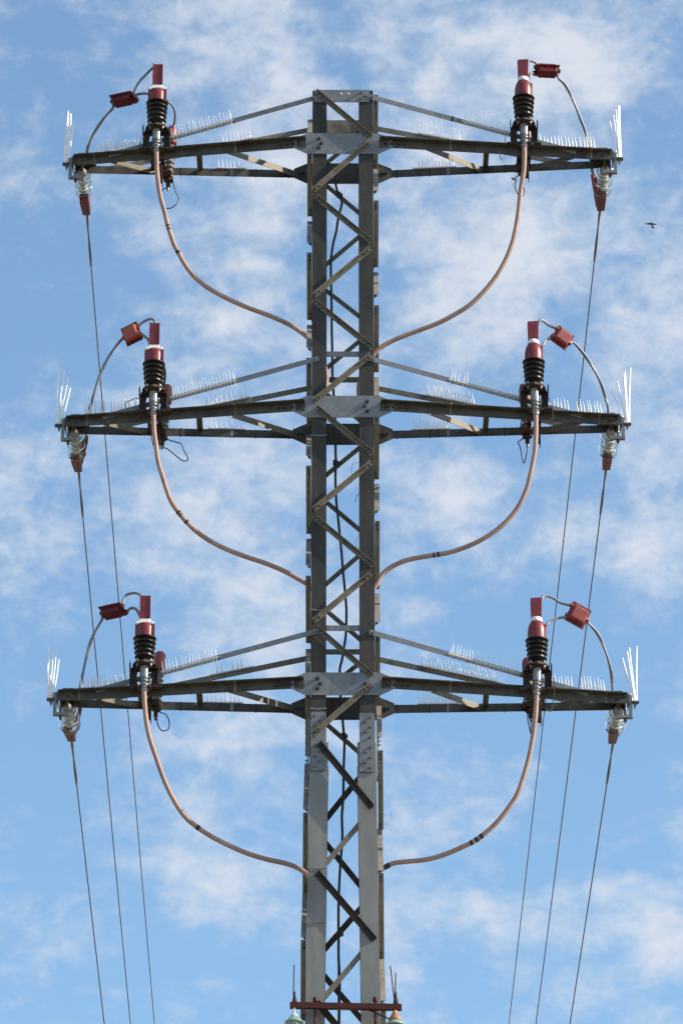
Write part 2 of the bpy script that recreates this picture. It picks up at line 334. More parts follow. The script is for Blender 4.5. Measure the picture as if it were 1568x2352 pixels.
# top plates and level bars
def hplate(y0, y1, Y, x0, x1, th, mt, name='tie_plate', holes=()):
    m = MB(); a = P(x0, y0, Y); b = P(x1, y1, Y)
    m.box(((a.x+b.x)/2, Y-th/2 if Y < 0 else Y+th/2, (a.z+b.z)/2), abs(b.x-a.x)/2, th/2, abs(a.z-b.z)/2)
    m.mat(1)
    for hx, hy in holes: q = P(hx, hy, Y-th-.001 if Y < 0 else Y-.001); m.lathe([(0, .001), (.009, .001), (.009, 0)], q, (0, -1, 0), 12, False)
    m.mat(2)
    for bx, by in (((830, 213), (830, 227), (839, 221), (734, 213)) if holes else ()): m.bolt(P(bx, by, Y-th), (0, -1, 0), .012, .009)
    m.build(name, [mt, 'tape', 'bolt_light'], pylon)
hplate(207.5, 235, -HW-.001, 721, 848, .008, 'galv', holes=((784, 215), (800, 215)))
hplate(276, 305, HW+.001, 722, 846, .008, 'steel', holes=())
for y0, y1, Y in ((808, 820, -HW+.02), (866, 878, HW-.02), (1437, 1449.5, -HW+.02), (1491, 1503, HW-.02)):
    hplate(y0, y1, Y, 722, 848, .006, 'galv' if Y < 0 else 'steel')
# simple continuation of the lattice down to the ground (out of frame)
z = ZY(2500, -HW); k = 0
while z > 1.2:
    z2 = z-.62; h1, h2 = hw(z), hw(z2)
    for (sx, sy) in ((0, -1), (0, 1), (-1, 0), (1, 0)):
        f = 1 if (k + (sy > 0) + (sx > 0)) % 2 else -1
        if sy: brace((-f*(h1-.05), sy*h1, z-.03), (f*(h2-.05), sy*h2, z2+.03), (0, sy, 0), .046, .005, 'steel', .003, .036, bolts=False)
        else: brace((sx*h1, -f*(h1-.05), z-.03), (sx*h2, f*(h2-.05), z2+.03), (sx, 0, 0), .046, .005, 'steel', .003, .036, bolts=False)
    z = z2; k += 1
m = MB(); m.box((0, 0, .15), .75, .75, .15); m.build('foundation', mat('concrete', (.3, .29, .27), (.4, .39, .36), 5), pylon, bevel=.02)

# ------------------------------------------------------------------ measured crops of each arm
def crop(x0, y0, s): return lambda x, y: ((x0 + x/s)/1.6531, (y0 + y/s)/1.6531)
CA = crop(200, 200, 2.6133); CB = crop(1850, 200, 2.6133); CC = crop(180, 1180, 2.529); CD = crop(1850, 1180, 2.6133); CE = crop(150, 2200, 2.4123); CF = crop(1880, 2200, 2.6133)
ARMS = {
 ('top', -1): dict(C=CA, gf=(307, 354), gr=(375, 421.5), tipx=167, tz=(354.8, 382), tipbx=220, tf=(722, 224), tr=(722, 292), te=(250, 357), n='top left'),
 ('top', 1): dict(C=CB, gf=(307, 354), gr=(375, 421.5), tipx=1407, tz=(342.8, 369.8), tipbx=1355, tf=(846, 221), tr=(846, 289), te=(1322, 349), n='top right'),
 ('mid', -1): dict(C=CC, gf=(910, 959.3), gr=(973, 1021.3), tipx=150, tz=(955, 983), tipbx=193.7, tf=(732, 823), tr=(722, 880), te=(235, 958), n='middle left'),
 ('mid', 1): dict(C=CD, gf=(910, 959.3), gr=(973, 1021.3), tipx=1424.8, tz=(952.3, 979), tipbx=1371.6, tf=(848, 823), tr=(846, 878), te=(1335, 955), n='middle right'),
 ('low', -1): dict(C=CE, gf=(1545.4, 1597.2), gr=(1601.5, 1653), tipx=132, tz=(1584, 1612.3), tipbx=191, tf=(729, 1449), tr=(722, 1506), te=(220, 1586), n='bottom left'),
 ('low', 1): dict(C=CF, gf=(1545.4, 1597.2), gr=(1601.5, 1653), tipx=1442, tz=(1591, 1618), tipbx=1389.6, tf=(848, 1451), tr=(846, 1506), te=(1350, 1593), n='bottom right'),
}
GY = HW + .002
# gusset plates through both faces
for lev in ('top', 'mid', 'low'):
    a = ARMS[(lev, -1)]
    for sy, (y0, y1) in ((-1, a['gf']), (1, a['gr'])):
        z1, z0 = ZY(y0, sy*GY), ZY(y1, sy*GY); h = z1-z0; x1 = .29; x2 = .405
        pts = [(-x1, z1), (x1, z1), (x2, z1-h*.27), (x2, z0+h*.30), (x1, z0), (-x1, z0), (-x2, z0+h*.30), (-x2, z1-h*.27)]
        m = MB(); m.plate([(x, sy*GY, z) for x, z in pts], (0, sy*.008, 0)); m.mat(1)
        if sy < 0:
            for sx in (-1, 1):
                for bx, bz in ((.195, .72), (.175, .5), (.195, .28)):
                    if lev == 'mid' and sx < 0: continue
                    if lev != 'mid' and sx > 0 and bz != .5: continue
                    m.bolt((sx*bx, -GY-.008, z0+h*bz), (0, -1, 0), .016, .011)
        else:
            for sx in (-1, 1):
                for bx in (.33, .36): m.bolt((sx*bx, GY, z0+h*.5), (0, -1, 0), .013, .01)
        m.build('gusset_plate', ['galv' if sy < 0 else 'beam', 'bolt'], pylon)

def tip_frame(a):
    tb = P(a['tipbx'], (a['tz'][0]+a['tz'][1])/2, -.085); return tb
for key, a in ARMS.items():
    lev, sx = key
    zf = (ZY(a['gf'][0], -GY)+ZY(a['gf'][1], -GY))/2; zr = (ZY(a['gr'][0], GY)+ZY(a['gr'][1], GY))/2
    zc = zf + .002
    tipX = P(a['tipx'], a['tz'][1], 0).x; zt = tip_frame(a).z; a['zt'] = zt; a['tipX'] = tipX
    # front beam
    A = V((sx*.30, -GY-.009, zf)); B = V((tipX - sx*.02, -.062, zt)); d = (B-A).normalized(); nrm = V((0, -1, 0)); nrm = (nrm - d*nrm.dot(d)).normalized(); up = d.cross(nrm).normalized()
    if up.z < 0: up = -up
    m = MB(); m.prism(Lprof(.076, .065, .007, -1, 1), A+up*.038, B+up*.038, up, nrm)
    m.mat(1)
    for q in (.05, .1, .16, .21): m.bolt(A + d*q + nrm*.008 - up*.004, nrm, .013, .01)
    m.mat(0)
    # rear beam
    A2 = V((sx*.38, GY+.009, zr)); B2 = V((tipX - sx*.02, .062, zt)); d2 = (B2-A2).normalized(); n2_ = V((0, 1, 0)); n2_ = (n2_ - d2*n2_.dot(d2)).normalized()
    m.prism(Lprof(.068, .06, .007, -1, 1), A2+V((0, 0, .034)), B2+V((0, 0, .034)), V((0, 0, 1)), n2_)
    arm = m.build('crossarm', ['beam', 'bolt'], pylon)
    a['fA'], a['fB'], a['rA'], a['rB'] = A, B, A2, B2
    # light strap near the tip and mid strap on the front beam, dark ties on the rear
    def on(px, A_, B_):
        xa, xb = scr(A_)[0], scr(B_)[0]; return A_ + (B_-A_)*((px-xa)/(xb-xa))
    a['on'] = on
    for px in (a['tipx'] - sx*51, 787 + sx*(120 if False else 126) if lev == 'none' else 787 + sx*(1 if False else 246 - 0)):
        c = on(px, A, B); mm = MB(); c0 = c+up*.0395-nrm*.0015; mm.prism(Lprof(.079, .068, .0105, -1, 1), c0-d*.0085, c0+d*.0085, up, nrm); mm.build('strap', 'steel', arm)
    for px in (787+sx*124, 787+sx*200, 787+sx*372):
        if lev == 'top' and sx > 0 and px < 930: pass
        c = on(px, A2, B2); mm = MB(); c0 = c+V((0, 0, .036))-n2_*.003; mm.prism(Lprof(.074, .03, .013, -1, 1), c0-d2*.004, c0+d2*.004, V((0, 0, 1)), n2_); mm.build('cable_tie', 'wire_black', arm)
    c = on(787-255 if sx < 0 else 787+242, A2, B2); mm = MB(); c0 = c+V((0, 0, .0355))-n2_*.002; mm.prism(Lprof(.071, .03, .0105, -1, 1), c0-d2*.012, c0+d2*.012, V((0, 0, 1)), n2_); mm.build('strap', 'galv', arm)
    # ties
    tA = P(a['tf'][0], a['tf'][1], -GY-.012); tB = P(a['te'][0], a['te'][1], -.11)
    if tA.x*sx > HW-.02: tA.x = sx*(HW-.03)
    dd = (tB-tA).normalized(); nn = V((0, -1, 0)); nn = (nn-dd*nn.dot(dd)).normalized(); uu = dd.cross(nn); uu = uu if uu.z > 0 else -uu
    mm = MB(); mm.prism(Lprof(.042, .022, .005, -1, -1), tA+uu*.021, tB+uu*.021, uu, nn); mm.mat(1); mm.bolt(tA+dd*.03+nn*.001, nn); mm.build('tie', ['galv', 'bolt_light'], arm)
    for px in (787-sx*(-1)*0 + sx*(252 if lev != 'low' else 288),): c0 = on(px, tA, tB)+uu*.0225+nn*.001; mm = MB(); mm.prism([(0, 0), (-.045, 0), (-.045, -.008), (0, -.008)], c0-dd*.012+nn*.0005, c0+dd*.012+nn*.0005, uu, nn); mm.build('cable_tie', 'wire_black', arm)
    rA = P(a['tr'][0], a['tr'][1]+ (7 if lev == 'top' else 0), HW+.004); rA.x = sx*(HW-.03); rB = V((tB.x - sx*.0, .11, tB.z))
    rA.z = tA.z if lev != 'top' else tA.z
    dd = (rB-rA).normalized(); nn = V((0, 1, 0)); nn = (nn-dd*nn.dot(dd)).normalized(); uu = dd.cross(nn); uu = uu if uu.z > 0 else -uu
    mm = MB(); mm.prism(Lprof(.046, .03, .005, -1, 1), rA+uu*.023, rB+uu*.023, uu, nn); mm.build('tie', 'steel', arm)
    a['tA'], a['tB'], a['rtA'], a['rtB'] = tA, tB, rA, rB
    # strut and diagonal between the two beams
    xs = 787 + sx*329; p1 = on(xs, A, B) + V((0, 0, -.03)); p2 = on(xs, A2, B2) + V((0, 0, -.02))
    p2.x = p1.x; mm = MB(); mm.prism(Lprof(.045, .045, .005, 1, -1), p1+V((-.022, 0, .04)), p2+V((-.022, 0, .04)), (1, 0, 0), (0, 0, 1)); mm.build('strut', 'beam', arm)
    if sx < 0: q1, q2 = on(520, A, B), on(676, A2, B2)
    else: q1, q2 = on(975, A, B), on(1104, A2, B2)
    q1 += V((0, .01, 0)); q2 += V((0, -.012, 0)); dd = (q2-q1).normalized(); nn = V((dd.y, -dd.x, 0)).normalized()
    mm = MB(); mm.prism(Lprof(.052, .05, .005, -1, -1), q1+V((0, 0, .024)), q2+V((0, 0, .024)), V((0, 0, 1)), nn); mm.build('diagonal', 'steel', arm)
    # a second inner diagonal near the tip
    q1, q2 = on(a['tipx'] - sx*90, A, B), on(a['tipx'] - sx*190, A2, B2); q1 += V((0, .01, -.01)); q2 += V((0, -.012, -.012)); dd = (q2-q1).normalized(); nn = V((dd.y, -dd.x, 0)).normalized(); nn = nn if nn.y < 0 else -nn
    mm = MB(); mm.prism(Lprof(.045, .045, .005, -1, -1), q1+V((0, 0, .02)), q2+V((0, 0, .02)), V((0, 0, 1)), nn); mm.build('diagonal', 'steel', arm)
    # tip: horizontal cap plate and vertical nose plate
    X0 = tipX; zt_top = zt + .042
    mm = MB(); cap = [(X0, -.055), (X0-sx*.055, -.125), (X0-sx*.125, -.125), (X0-sx*.19, -.085), (X0-sx*.19, .085), (X0-sx*.125, .12), (X0-sx*.05, .12), (X0, .055)]
    mm.plate([(x, y, zt_top) for x, y in cap], (0, 0, .007)); mm.build('tip_cap_plate', 'beam', arm)
    mm = MB(); mm.box((X0-sx*.085, -.083, zt+.003), .085, .005, .038); mm.mat(1)
    for bx in (.03, .09, .145): mm.bolt((X0-sx*bx, -.088, zt+.01+(.006 if bx != .09 else -.012)), (0, -1, 0), .013, .01)
    mm.box((X0-sx*.003, 0, zt-.002), .003, .07, .036)
    mm.build('nose_plate', ['beam', 'bolt'], arm)
    # clevis bracket outside the tip
    mm = MB(); xo = X0+sx*.014; yb = -.05
    mm.box((xo, yb, zt-.058), .0135, .02, .095); mm.box((xo-sx*.062, yb, zt-.142), .048, .02, .0125)
    mm.mat(1); mm.tube([(xo-sx*.045, yb, zt-.03), (xo-sx*.045, yb, zt-.185)], .008, 10); mm.bolt((xo-sx*.045, yb, zt-.166), (0, 0, -1), .014, .012)
    mm.build('clevis_bracket', ['galv', 'bolt'], arm, bevel=.002)

# ------------------------------------------------------------------ bird guard rods at the tips
RODS = {('top', -1): [(155,1085,157,578),(148,1110,160,600),(160,1110,178,640),(165,1110,210,715),(158,1105,182,605)],
 ('top', 1): [(1265,1060,1208,682),(1280,1065,1247,618),(1285,1068,1269,566),(1292,1070,1290,528),(1300,1070,1306,524)],
 ('mid', -1): [(115,1100,112,570),(118,1100,163,580),(125,1100,206,635),(128,1100,135,850),(132,1100,222,742),(122,1100,140,960)],
 ('mid', 1): [(1325,1100,1229,780),(1340,1130,1286,702),(1345,1140,1347,620),(1355,1140,1360,592),(1368,1140,1415,566)],
 ('low', -1): [(105,1100,83,680),(112,1095,90,603),(118,1095,125,655),(122,1095,155,650),(128,1095,180,735),(115,1095,88,860)],
 ('low', 1): [(1320,1180,1258,780),(1338,1215,1262,830),(1345,1225,1303,712),(1355,1228,1325,678),(1365,1230,1400,662)]}
for key, lst in RODS.items():
    a = ARMS[key]; lev, sx = key; base = V((a['tipX']+sx*.048, -.055, a['zt']-.008))
    t = thing('bird_guard', base, 'fan of long white rods standing at the tip of the %s crossarm' % a['n'], 'bird deterrent', 'rod fans at the crossarm tips')
    mm = MB(); mm.box(base+V((0, 0, -.012)), .030, .022, .007); mm.plate([base+V((-.012*1, -.018, -.019)), base+V((.018, -.018, -.019)), base+V((-.004*sx, -.018, -.07))], (0, .03, 0)); mm.build('holder', 'beam', t)
    bx, by = scr(base)
    cxs = [l[0] for l in lst]; mid_ = sum(cxs)/len(cxs)
    for i, (x0, y0, x1, y1) in enumerate(lst):
        q0 = base + V(((i-(len(lst)-1)/2)*.009, .002*i, -.006))
        tp = P(*a['C'](x1, y1), -.055 + .03*math.sin(i*2.1)); mdl = (q0+tp)/2 + V((-sx*.002*(i-2), 0, 0))
        mm = MB(); mm.tube(smooth_path([q0, mdl, tp], 5), .0056, 8); mm.build('rod', 'rod', t)

# ------------------------------------------------------------------ cable terminations
SHEAR = 0
def termination(key, cx, ytop_shed, ybot_shed, boxc, style, ybase):
    a = ARMS[key]; C = a['C']; Y = -.235
    zb = P(*C(cx, ybot_shed), Y).z; p0 = P(*C(cx, ybot_shed), Y); p1 = P(*C(cx, ytop_shed), Y); H = p1.z-p0.z
    lean = (P(*C(boxc, ytop_shed), Y).x - p0.x)
    t = thing('cable_termination', (p0.x, Y, p0.z-.25), '%s on the %s crossarm' % ({'box': 'black ribbed cable termination with square red cap and white collar', 'bell': 'black ribbed cable termination with taped red bell cap'}[style], a['n']), 'cable termination', 'cable terminations on the crossarms')
    up = V((lean*.3, 0, 1)).normalized(); o = p0
    prof = [(.045, -.01)]; n = 5; pitch = H/n
    for i in range(n):
        h = pitch*i; rr = .078 + .014*i/(n-1); c = .060
        prof += [(c, h), (c+.004, h+pitch*.28), (rr-.008, h+pitch*.30), (rr-.001, h+pitch*.38), (rr, h+pitch*.48), (rr-.004, h+pitch*.58), (rr-.018, h+pitch*.70), (c+.008, h+pitch*.84), (c, h+pitch*.95)]
    prof += [(.06, H), (0, H)]
    mm = MB(); mm.lathe(prof, o, up, 40); mm.build('ribbed_body', 'black', t)
    top = o + up*H
    ax = (V((1, 0, 0)), V((0, 1, 0)), up)
    if style == 'box':
        mm = MB(); pr = [(.076, -.012), (.077, .05), (.076, .085), (.06, .098), (0, .10)]
        mm.lathe(pr, top, up, 40); mm.box(top+up*.04+V((.055, -.045, 0)), .024, .012, .05, ax); mm.box(top+up*.04+V((-.06, -.035, 0)), .014, .012, .05, ax)
        cap = mm.build('red_cap', 'red', t, bevel=.003)
        mm = MB(); mm.box(top+up*.093, .073, .060, .014, ax); mm.box(top+up*.122, .047, .036, .016, ax); mm.build('tape_collar', 'tape', t, bevel=.008)
        mm = MB(); mm.box(top+up*.235+V((.002, 0, 0)), .0345, .026, .104, ax); mm.box(top+up*.238+V((-.037, -.004, 0)), .004, .033, .105, ax); mm.box(top+up*.238+V((.039, -.003, 0)), .003, .030, .102, ax)
        mm.build('lug_cover', 'red', t, bevel=.003); a['ltop'] = top+up*.33; a['lmid'] = top+up*.05
    else:
        mm = MB(); mm.lathe([(.071, -.012), (.073, .03), (.070, .07), (.062, .105), (.050, .13), (.040, .145), (0, .15)], top, up, 40); mm.box(top+up*.045+V((.052, .01, 0)), .022, .03, .07, ax); mm.build('red_cap', 'red', t, bevel=.003)
        mm = MB(); mm.lathe([(.044, .128), (.047, .14), (.045, .168), (.04, .172), (0, .172)], top, up, 24); mm.build('tape_collar', 'tape', t)
        mm = MB(); b0, b1 = top+up*.165, top+up*.335
        for (q, w0, w1, dp) in ((0, .042, .046, .026),):
            vs = [b0+V((-w0, -dp, 0)), b0+V((w0*.95, -dp, 0)), b0+V((w0*.95, dp, 0)), b0+V((-w0, dp, 0)), b1+V((-w1, -dp, 0)), b1+V((w1*.98, -dp, .006)), b1+V((w1*.98, dp, .006)), b1+V((-w1, dp, 0))]
            mm.add(vs, [(0, 1, 2, 3), (4, 5, 6, 7), (0, 1, 5, 4), (1, 2, 6, 5), (2, 3, 7, 6), (3, 0, 4, 7)])
        mm.build('lug_cover', 'red', t, bevel=.004); a['ltop'] = top+up*.335+V((.03, 0, 0)); a['lmid'] = top+up*.10+V((.03, .02, 0))
    # flange, grey boot with clamps
    mm = MB(); mm.lathe([(0, -.012), (.052, -.012), (.052, -.03), (.09, -.034), (.092, -.052), (.06, -.06), (0, -.06)], o, (0, 0, 1), 8, False); mm.mat(1)
    for k in range(4): an = R(45+90*k); mm.bolt(o+V((.073*math.cos(an), .073*math.sin(an), -.034)), (0, 0, 1), .012, .012); mm.bolt(o+V((.073*math.cos(an), .073*math.sin(an), -.056)), (0, 0, -1), .012, .012)
    mm.build('flange', ['brownsteel', 'bolt_light'], t)
    yb_ = P(*C(cx, ybase), Y-.0).z; Lb = (o.z-.05)-yb_; cxo = P(*C(a['cable0'][0], ybase), Y).x
    e0 = o+V((0, 0, -.05)); e1 = V((cxo, Y, yb_)); dv = (e0-e1)
    mm = MB(); mm.tube([e0, e1+dv*.45], .035, 20); mm.tube([e1+dv*.5, e1+dv*.25], .030, 20); mm.tube([e1+dv*.3, e1+dv*.08], .0275, 20); mm.tube([e1+dv*.10, e1-dv*.02], .031, 20); mm.tube([e1, e1-dv.normalized()*.03], .026, 20)
    mm.build('sealing_boot', 'lug', t)
    for q in (.42, .28, .10):
        mm = MB(); c = e1+dv*q; mm.tube([c+V((0, 0, .006)), c-V((0, 0, .006))], .037, 20); mm.box(c+V((.036, -.018, 0)), .012, .008, .011); mm.build('hose_clamp', 'bolt_light', t)
    # mounting bracket
    zc = o.z-.062
    mm = MB()
    for s in (-1, 1):
        x = o.x+s*.105
        mm.plate([(x, Y-.02, zc+.045), (x+s*.006, Y-.035, zc+.01), (x, Y-.03, zc-.12), (x, Y+.05, zc-.14), (x, Y+.06, zc-.01)], (s*.005, 0, 0))
        mm.plate([(x, Y+.03, zc), (x-s*.055, Y+.03, zc), (x-s*.045, Y+.03, zc-.09), (x-s*.055, Y+.03, zc-.15), (x, Y+.03, zc-.15)], (0, .006, 0))
        mm.box((x+s*.002, Y+.04, zc-.155), .034, .03, .006)
    mm.box((o.x, Y+.035, zc-.006), .098, .045, .005)
    mm.box((o.x-.035, (Y+.02+.10)/2, zc-.172), .018, (.10-Y-.02)/2+.05, .006); mm.box((o.x+.045, (Y+.02+.10)/2, zc-.172), .018, (.10-Y-.02)/2+.05, .006)
    mm.build('mounting_bracket', 'brownsteel', t)
    # long plate that carries on down behind the cable to the rear beam
    mm = MB(); q = V((cxo+.03, .03, 0)); zq0, zq1 = a['zt']+.02, a['zt']-.17
    mm.box((cxo+.018, .0, (zq0+zq1)/2), .022, .004, (zq0-zq1)/2); mm.box((cxo+.042, .035, (zq0+zq1)/2-.0), .003, .035, (zq0-zq1)/2)
    mm.build('hanger_plate', 'brownsteel', t)
    a['term'] = o; return t

CABLES = {
 ('top', -1): [(359.4,345),(360.6,387),(364,422),(370,456.7),(379,489),(385,514.5),(399,558.4),(409.6,579.4),(425.4,608),(443.7,632),(470,655.5),(501.4,675),(535.5,692),(575,709),(622,726.3),(666.7,747),(693,764.4),(714,781.4)],
 ('top', 1): [(1203.6,332),(1203.6,364),(1201.3,398.8),(1195.5,433.5),(1191.5,471.8),(1187,506),(1177.8,550.5),(1163.3,590),(1142.3,629),(1116,663.4),(1082,697.5),(1048,719.8),(1008.5,740.8),(964,757.8),(922,773.5),(890.5,788),(869.5,801)],
 ('mid', -1): [(352.9,945),(354,989),(358.8,1025),(363.6,1060.6),(374.3,1096.5),(381.5,1120),(397,1158),(430,1200),(465,1231),(510,1257),(560,1277),(610,1294),(655,1313),(705,1341)],
 ('mid', 1): [(1229.8,945),(1229.8,991.6),(1228,1033),(1223.3,1061),(1216.4,1093.5),(1208,1125),(1190,1163),(1160,1200),(1120,1231),(1080,1252),(1035,1268),(990,1276),(940,1285),(908,1297),(882,1315),(866,1340)],
 ('low', -1): [(331,1585),(332.7,1619),(336.5,1657),(344,1694.5),(357,1734),(375,1785),(396,1831),(423,1873),(456,1902),(500,1929),(560,1957),(610,1973),(655,1983),(685,1994),(703,2006)],
 ('low', 1): [(1231.7,1590),(1229.9,1631.8),(1226.4,1666.5),(1221.8,1701),(1211,1752),(1191,1815),(1171,1850),(1144,1885),(1117,1910.7),(1090,1931),(1057.6,1947),(1014.4,1964.8),(973.8,1975),(936,1978.7),(901,1983.6),(872.6,1998.5)],
}
for k, v in CABLES.items(): ARMS[k]['cable0'] = {('top', -1): (1030, 0), ('top', 1): (364, 0), ('mid', -1): (1018, 0), ('mid', 1): (478, 0), ('low', -1): (962, 0), ('low', 1): (408, 0)}[k]
termination(('top', -1), 1033, 482, 705, 1048, 'box', 950)
termination(('top', 1), 358, 432, 655, 368, 'bell', 905)
termination(('mid', -1), 1020, 490, 715, 1026, 'box', 965)
termination(('mid', 1), 460, 487, 715, 466, 'bell', 1000)
termination(('low', -1), 962, 522, 735, 955, 'box', 990)
termination(('low', 1), 412, 585, 815, 422, 'bell', 1110)

BANDS = {('top', -1): [(386,519,.006),(388.5,526,.006),(409,579,.013)], ('top', 1): [], ('mid', -1): [(409,1178,.010),(414,1184,.006),(431,1197,.010)], ('mid', 1): [(996,1275,.006),(1006,1273,.009)],
         ('low', -1): [(455,1901,.014)], ('low', 1): [(1104.6,1921,.012),(1094,1928.5,.012),(1082,1936,.010),(887,1989,.024)]}
for key, pts in CABLES.items():
    lev, sx = key; a = ARMS[key]; n = len(pts); Y0 = -.235
    p3 = []
    for i, (x, y) in enumerate(pts):
        t = i/(n-1); e = t*t*(3-2*t); p3.append(P(x, y, Y0 + (.0-Y0)*e))
    end = p3[-1]
    inX = sx*(.215 - {'top': 0, 'mid': .0, 'low': .0}[lev]); yy = {'top': .0, 'mid': .045, 'low': .09}[lev]
    if sx > 0: inX = .165
    ex = [V((sx*.215, .01, end.z-.10)), V((inX if lev != 'top' else sx*.13, yy, end.z-.35)), V((inX, yy, end.z-.9)), V((inX, yy, end.z-2.5)), V((inX, yy, .35))]
    path = smooth_path(p3, 5)[:-1] + smooth_path([end]+ex, 7)
    root = MB(); root.tube(path, .0192, 14)
    t = root.build('power_cable', 'pink', None, label='thick faded pink power cable curving from the %s termination into the pylon' % a['n'], category='power cable', group='pink power cables looping into the pylon')
    for (bx, by, hl) in BANDS[key]:
        best = min(range(len(path)), key=lambda i: (scr(path[i])[0]-bx)**2+(scr(path[i])[1]-by)**2)
        c = path[best]; dd = (path[best+1]-path[best-1]).normalized(); sc_ = V(scr(c)); c = P(bx, by, c.y) if (sc_-V((bx, by))).length < 6 else c
        # keep the band centred on the cable
        i0 = best; A_, B_ = path[best-1], path[best+1]; tt = max(0, min(1, (c-A_).dot(B_-A_)/(B_-A_).length_squared)); c = A_+(B_-A_)*tt
        mm = MB(); mm.tube([c-dd*hl, c+dd*hl], .0212, 14); mm.build('tape_band', 'wire_black', t)

# ------------------------------------------------------------------ surge arresters
def arrester(key, capx, capy0, boltx, bolty, vis):
    a = ARMS[key]; C = a['C']; Y = .14
    top = P(*C(capx, capy0), Y); bot = P(*C(boltx, bolty), Y); ax = (top-bot).normalized(); H = (top-bot).length
    t = thing('surge_arrester', bot, 'ribbed brown surge arrester with red hood behind the %s termination' % a['n'], 'surge arrester', 'surge arresters hung behind the terminations')
    prof = [(.02, .10)]; h = .10; n = 8; pit = (H-.10-.14)/n
    for i in range(n):
        prof += [(.027, h), (.029, h+pit*.25), (.041, h+pit*.35), (.042, h+pit*.5), (.030, h+pit*.8)]; h += pit
    prof += [(.03, h), (0, h)]
    mm = MB(); mm.lathe(prof, bot, ax, 28); mm.build('ribbed_body', 'arr', t)
    mm = MB(); mm.lathe([(0, H+.0), (.025, H-.004), (.042, H-.022), (.048, H-.05), (.050, H-.16), (.046, H-.17), (0, H-.17)], bot, ax, 28); mm.build('red_hood', 'red_bright', t)
    mm = MB(); mm.lathe([(.0, .11), (.04, .11), (.042, .085), (.026, .075), (.018, .072), (.018, .03), (0, .03)], bot, ax, 10, False); mm.mat(1); mm.lathe([(0, .035), (.011, .035), (.011, .0), (.006, -.004), (0, -.006)], bot, ax, 10, False); mm.build('earth_stud', ['brownsteel', 'bolt_light'], t)
    a['atop'] = top; a['abot'] = bot
    mm = MB(); c = bot+ax*.115; mm.box((c.x-.02*1, .08, c.z), .045, .07, .006); mm.box((c.x-.05, .085, c.z+.03), .004, .055, .04); mm.build('support_arm', 'brownsteel', t)
arrester(('top', -1), 1185, 735, 1143, 1365, 0); arrester(('top', 1), 392, 750, 340, 1300, 0)
arrester(('mid', -1), 1150, 710, 1100, 1325, 0); arrester(('mid', 1), 365, 728, 398, 1352, 0)
arrester(('low', -1), 1108, 662, 1062, 1288, 0); arrester(('low', 1), 318, 775, 352, 1412, 0)

# thin black earth leads
LEADS = {('top', -1): [[(1160,1185),(1185,1230),(1195,1290),(1215,1360),(1240,1420),(1250,1450),(1235,1495),(1190,1535),(1150,1546),(1110,1540),(1085,1480),(1078,1410),(1095,1355),(1130,1345)],[(905,835),(880,850),(872,890),(862,930),(858,960)]],
 ('top', 1): [[(320,1205),(285,1235),(255,1250),(240,1245),(258,1262),(285,1260),(272,1300),(280,1360),(310,1415),(345,1425),(365,1380),(352,1310)],[(205,822),(180,835),(175,870),(172,905)],[(120,990),(122,1025),(135,1055),(152,1068)]],
 ('mid', -1): [[(1120,1225),(1180,1245),(1240,1262),(1290,1285),(1310,1340),(1345,1400),(1348,1435),(1310,1442),(1270,1420),(1210,1370),(1150,1325),(1105,1312)],[(895,848),(850,842),(790,865),(755,885),(748,915),(770,955)],[(990,1060),(985,1140),(1000,1220),(1020,1300)]],
 ('mid', 1): [[(355,1262),(320,1290),(300,1305),(320,1350),(335,1420),(345,1480),(360,1510),(375,1470),(390,1400),(400,1350)],[(585,868),(610,870),(625,900),(640,960),(645,1030),(635,1080),(590,1090),(520,1092)]],
 ('low', -1): [[(1065,1180),(1110,1220),(1145,1230),(1175,1265),(1190,1320),(1180,1370),(1140,1388),(1105,1370),(1080,1310),(1075,1260)],[(800,1155),(830,1162),(870,1148)]],
 ('low', 1): [[(305,1305),(270,1300),(300,1312),(318,1340),(320,1400),(335,1470),(355,1545),(348,1480),(352,1420)],[(545,985),(570,985),(580,1020),(582,1100),(575,1200),(555,1290),(545,1312),(520,1300),(490,1280),(460,1255),(440,1200)]]}
for key, ls in LEADS.items():
    a = ARMS[key]; kinds = ['looping below the crossarm', 'hooked beside the bracket', 'hanging under the front beam']
    for i, pts in enumerate(ls):
        Yb = (.13 if i == 0 else -.30) if not (key[0] != 'top' and i == 2) else -.2
        pp = [P(*a['C'](x, y), Yb - (.02*math.sin(j))) for j, (x, y) in enumerate(pts)]
        mm = MB(); mm.tube(smooth_path(pp, 4), .0048 if i == 0 else .0036, 7)
        mm.build('earth_wire', 'wire_black', None, label='thin black earth wire %s at the %s termination' % (kinds[i], a['n']), category='wire', group='black earth wires on the crossarms')

# ------------------------------------------------------------------ glass insulator strings, clamp covers, conductors
STR = {('top', -1): ((290,1150),(308,1345)), ('top', 1): ((1165,1120),(1140,1335)), ('mid', -1): ((255,1135),(285,1340)), ('mid', 1): ((1225,1165),(1195,1370)), ('low', -1): ((250,1140),(285,1315)), ('low', 1): ((1220,1265),(1185,1440))}
COV = {('top', -1): ((312,1430),(340,1590), 'w'), ('top', 1): ((1130,1375),(1120,1548), 'l'), ('mid', -1): ((270,1395),(300,1525), 'r'), ('mid', 1): ((1188,1420),(1175,1558), 'w'), ('low', -1): ((262,1350),(300,1462), 'r'), ('low', 1): ((1172,1490),(1155,1605), 'w')}
WIRE = {('top', -1): [(200,490),(208,610),(232,920),(278,1500),(355,2352)], ('top', 1): [(1377,480),(1365,600),(1168,2352)], ('mid', -1): [(181,1080),(190,1185),(300,2352)], ('mid', 1): [(1391,1075),(1381,1180),(1230,2352)],
        ('low', -1): [(165,1700),(175,1800),(240,2352)], ('low', 1): [(1407,1705),(1393,1800),(1308,2352)]}
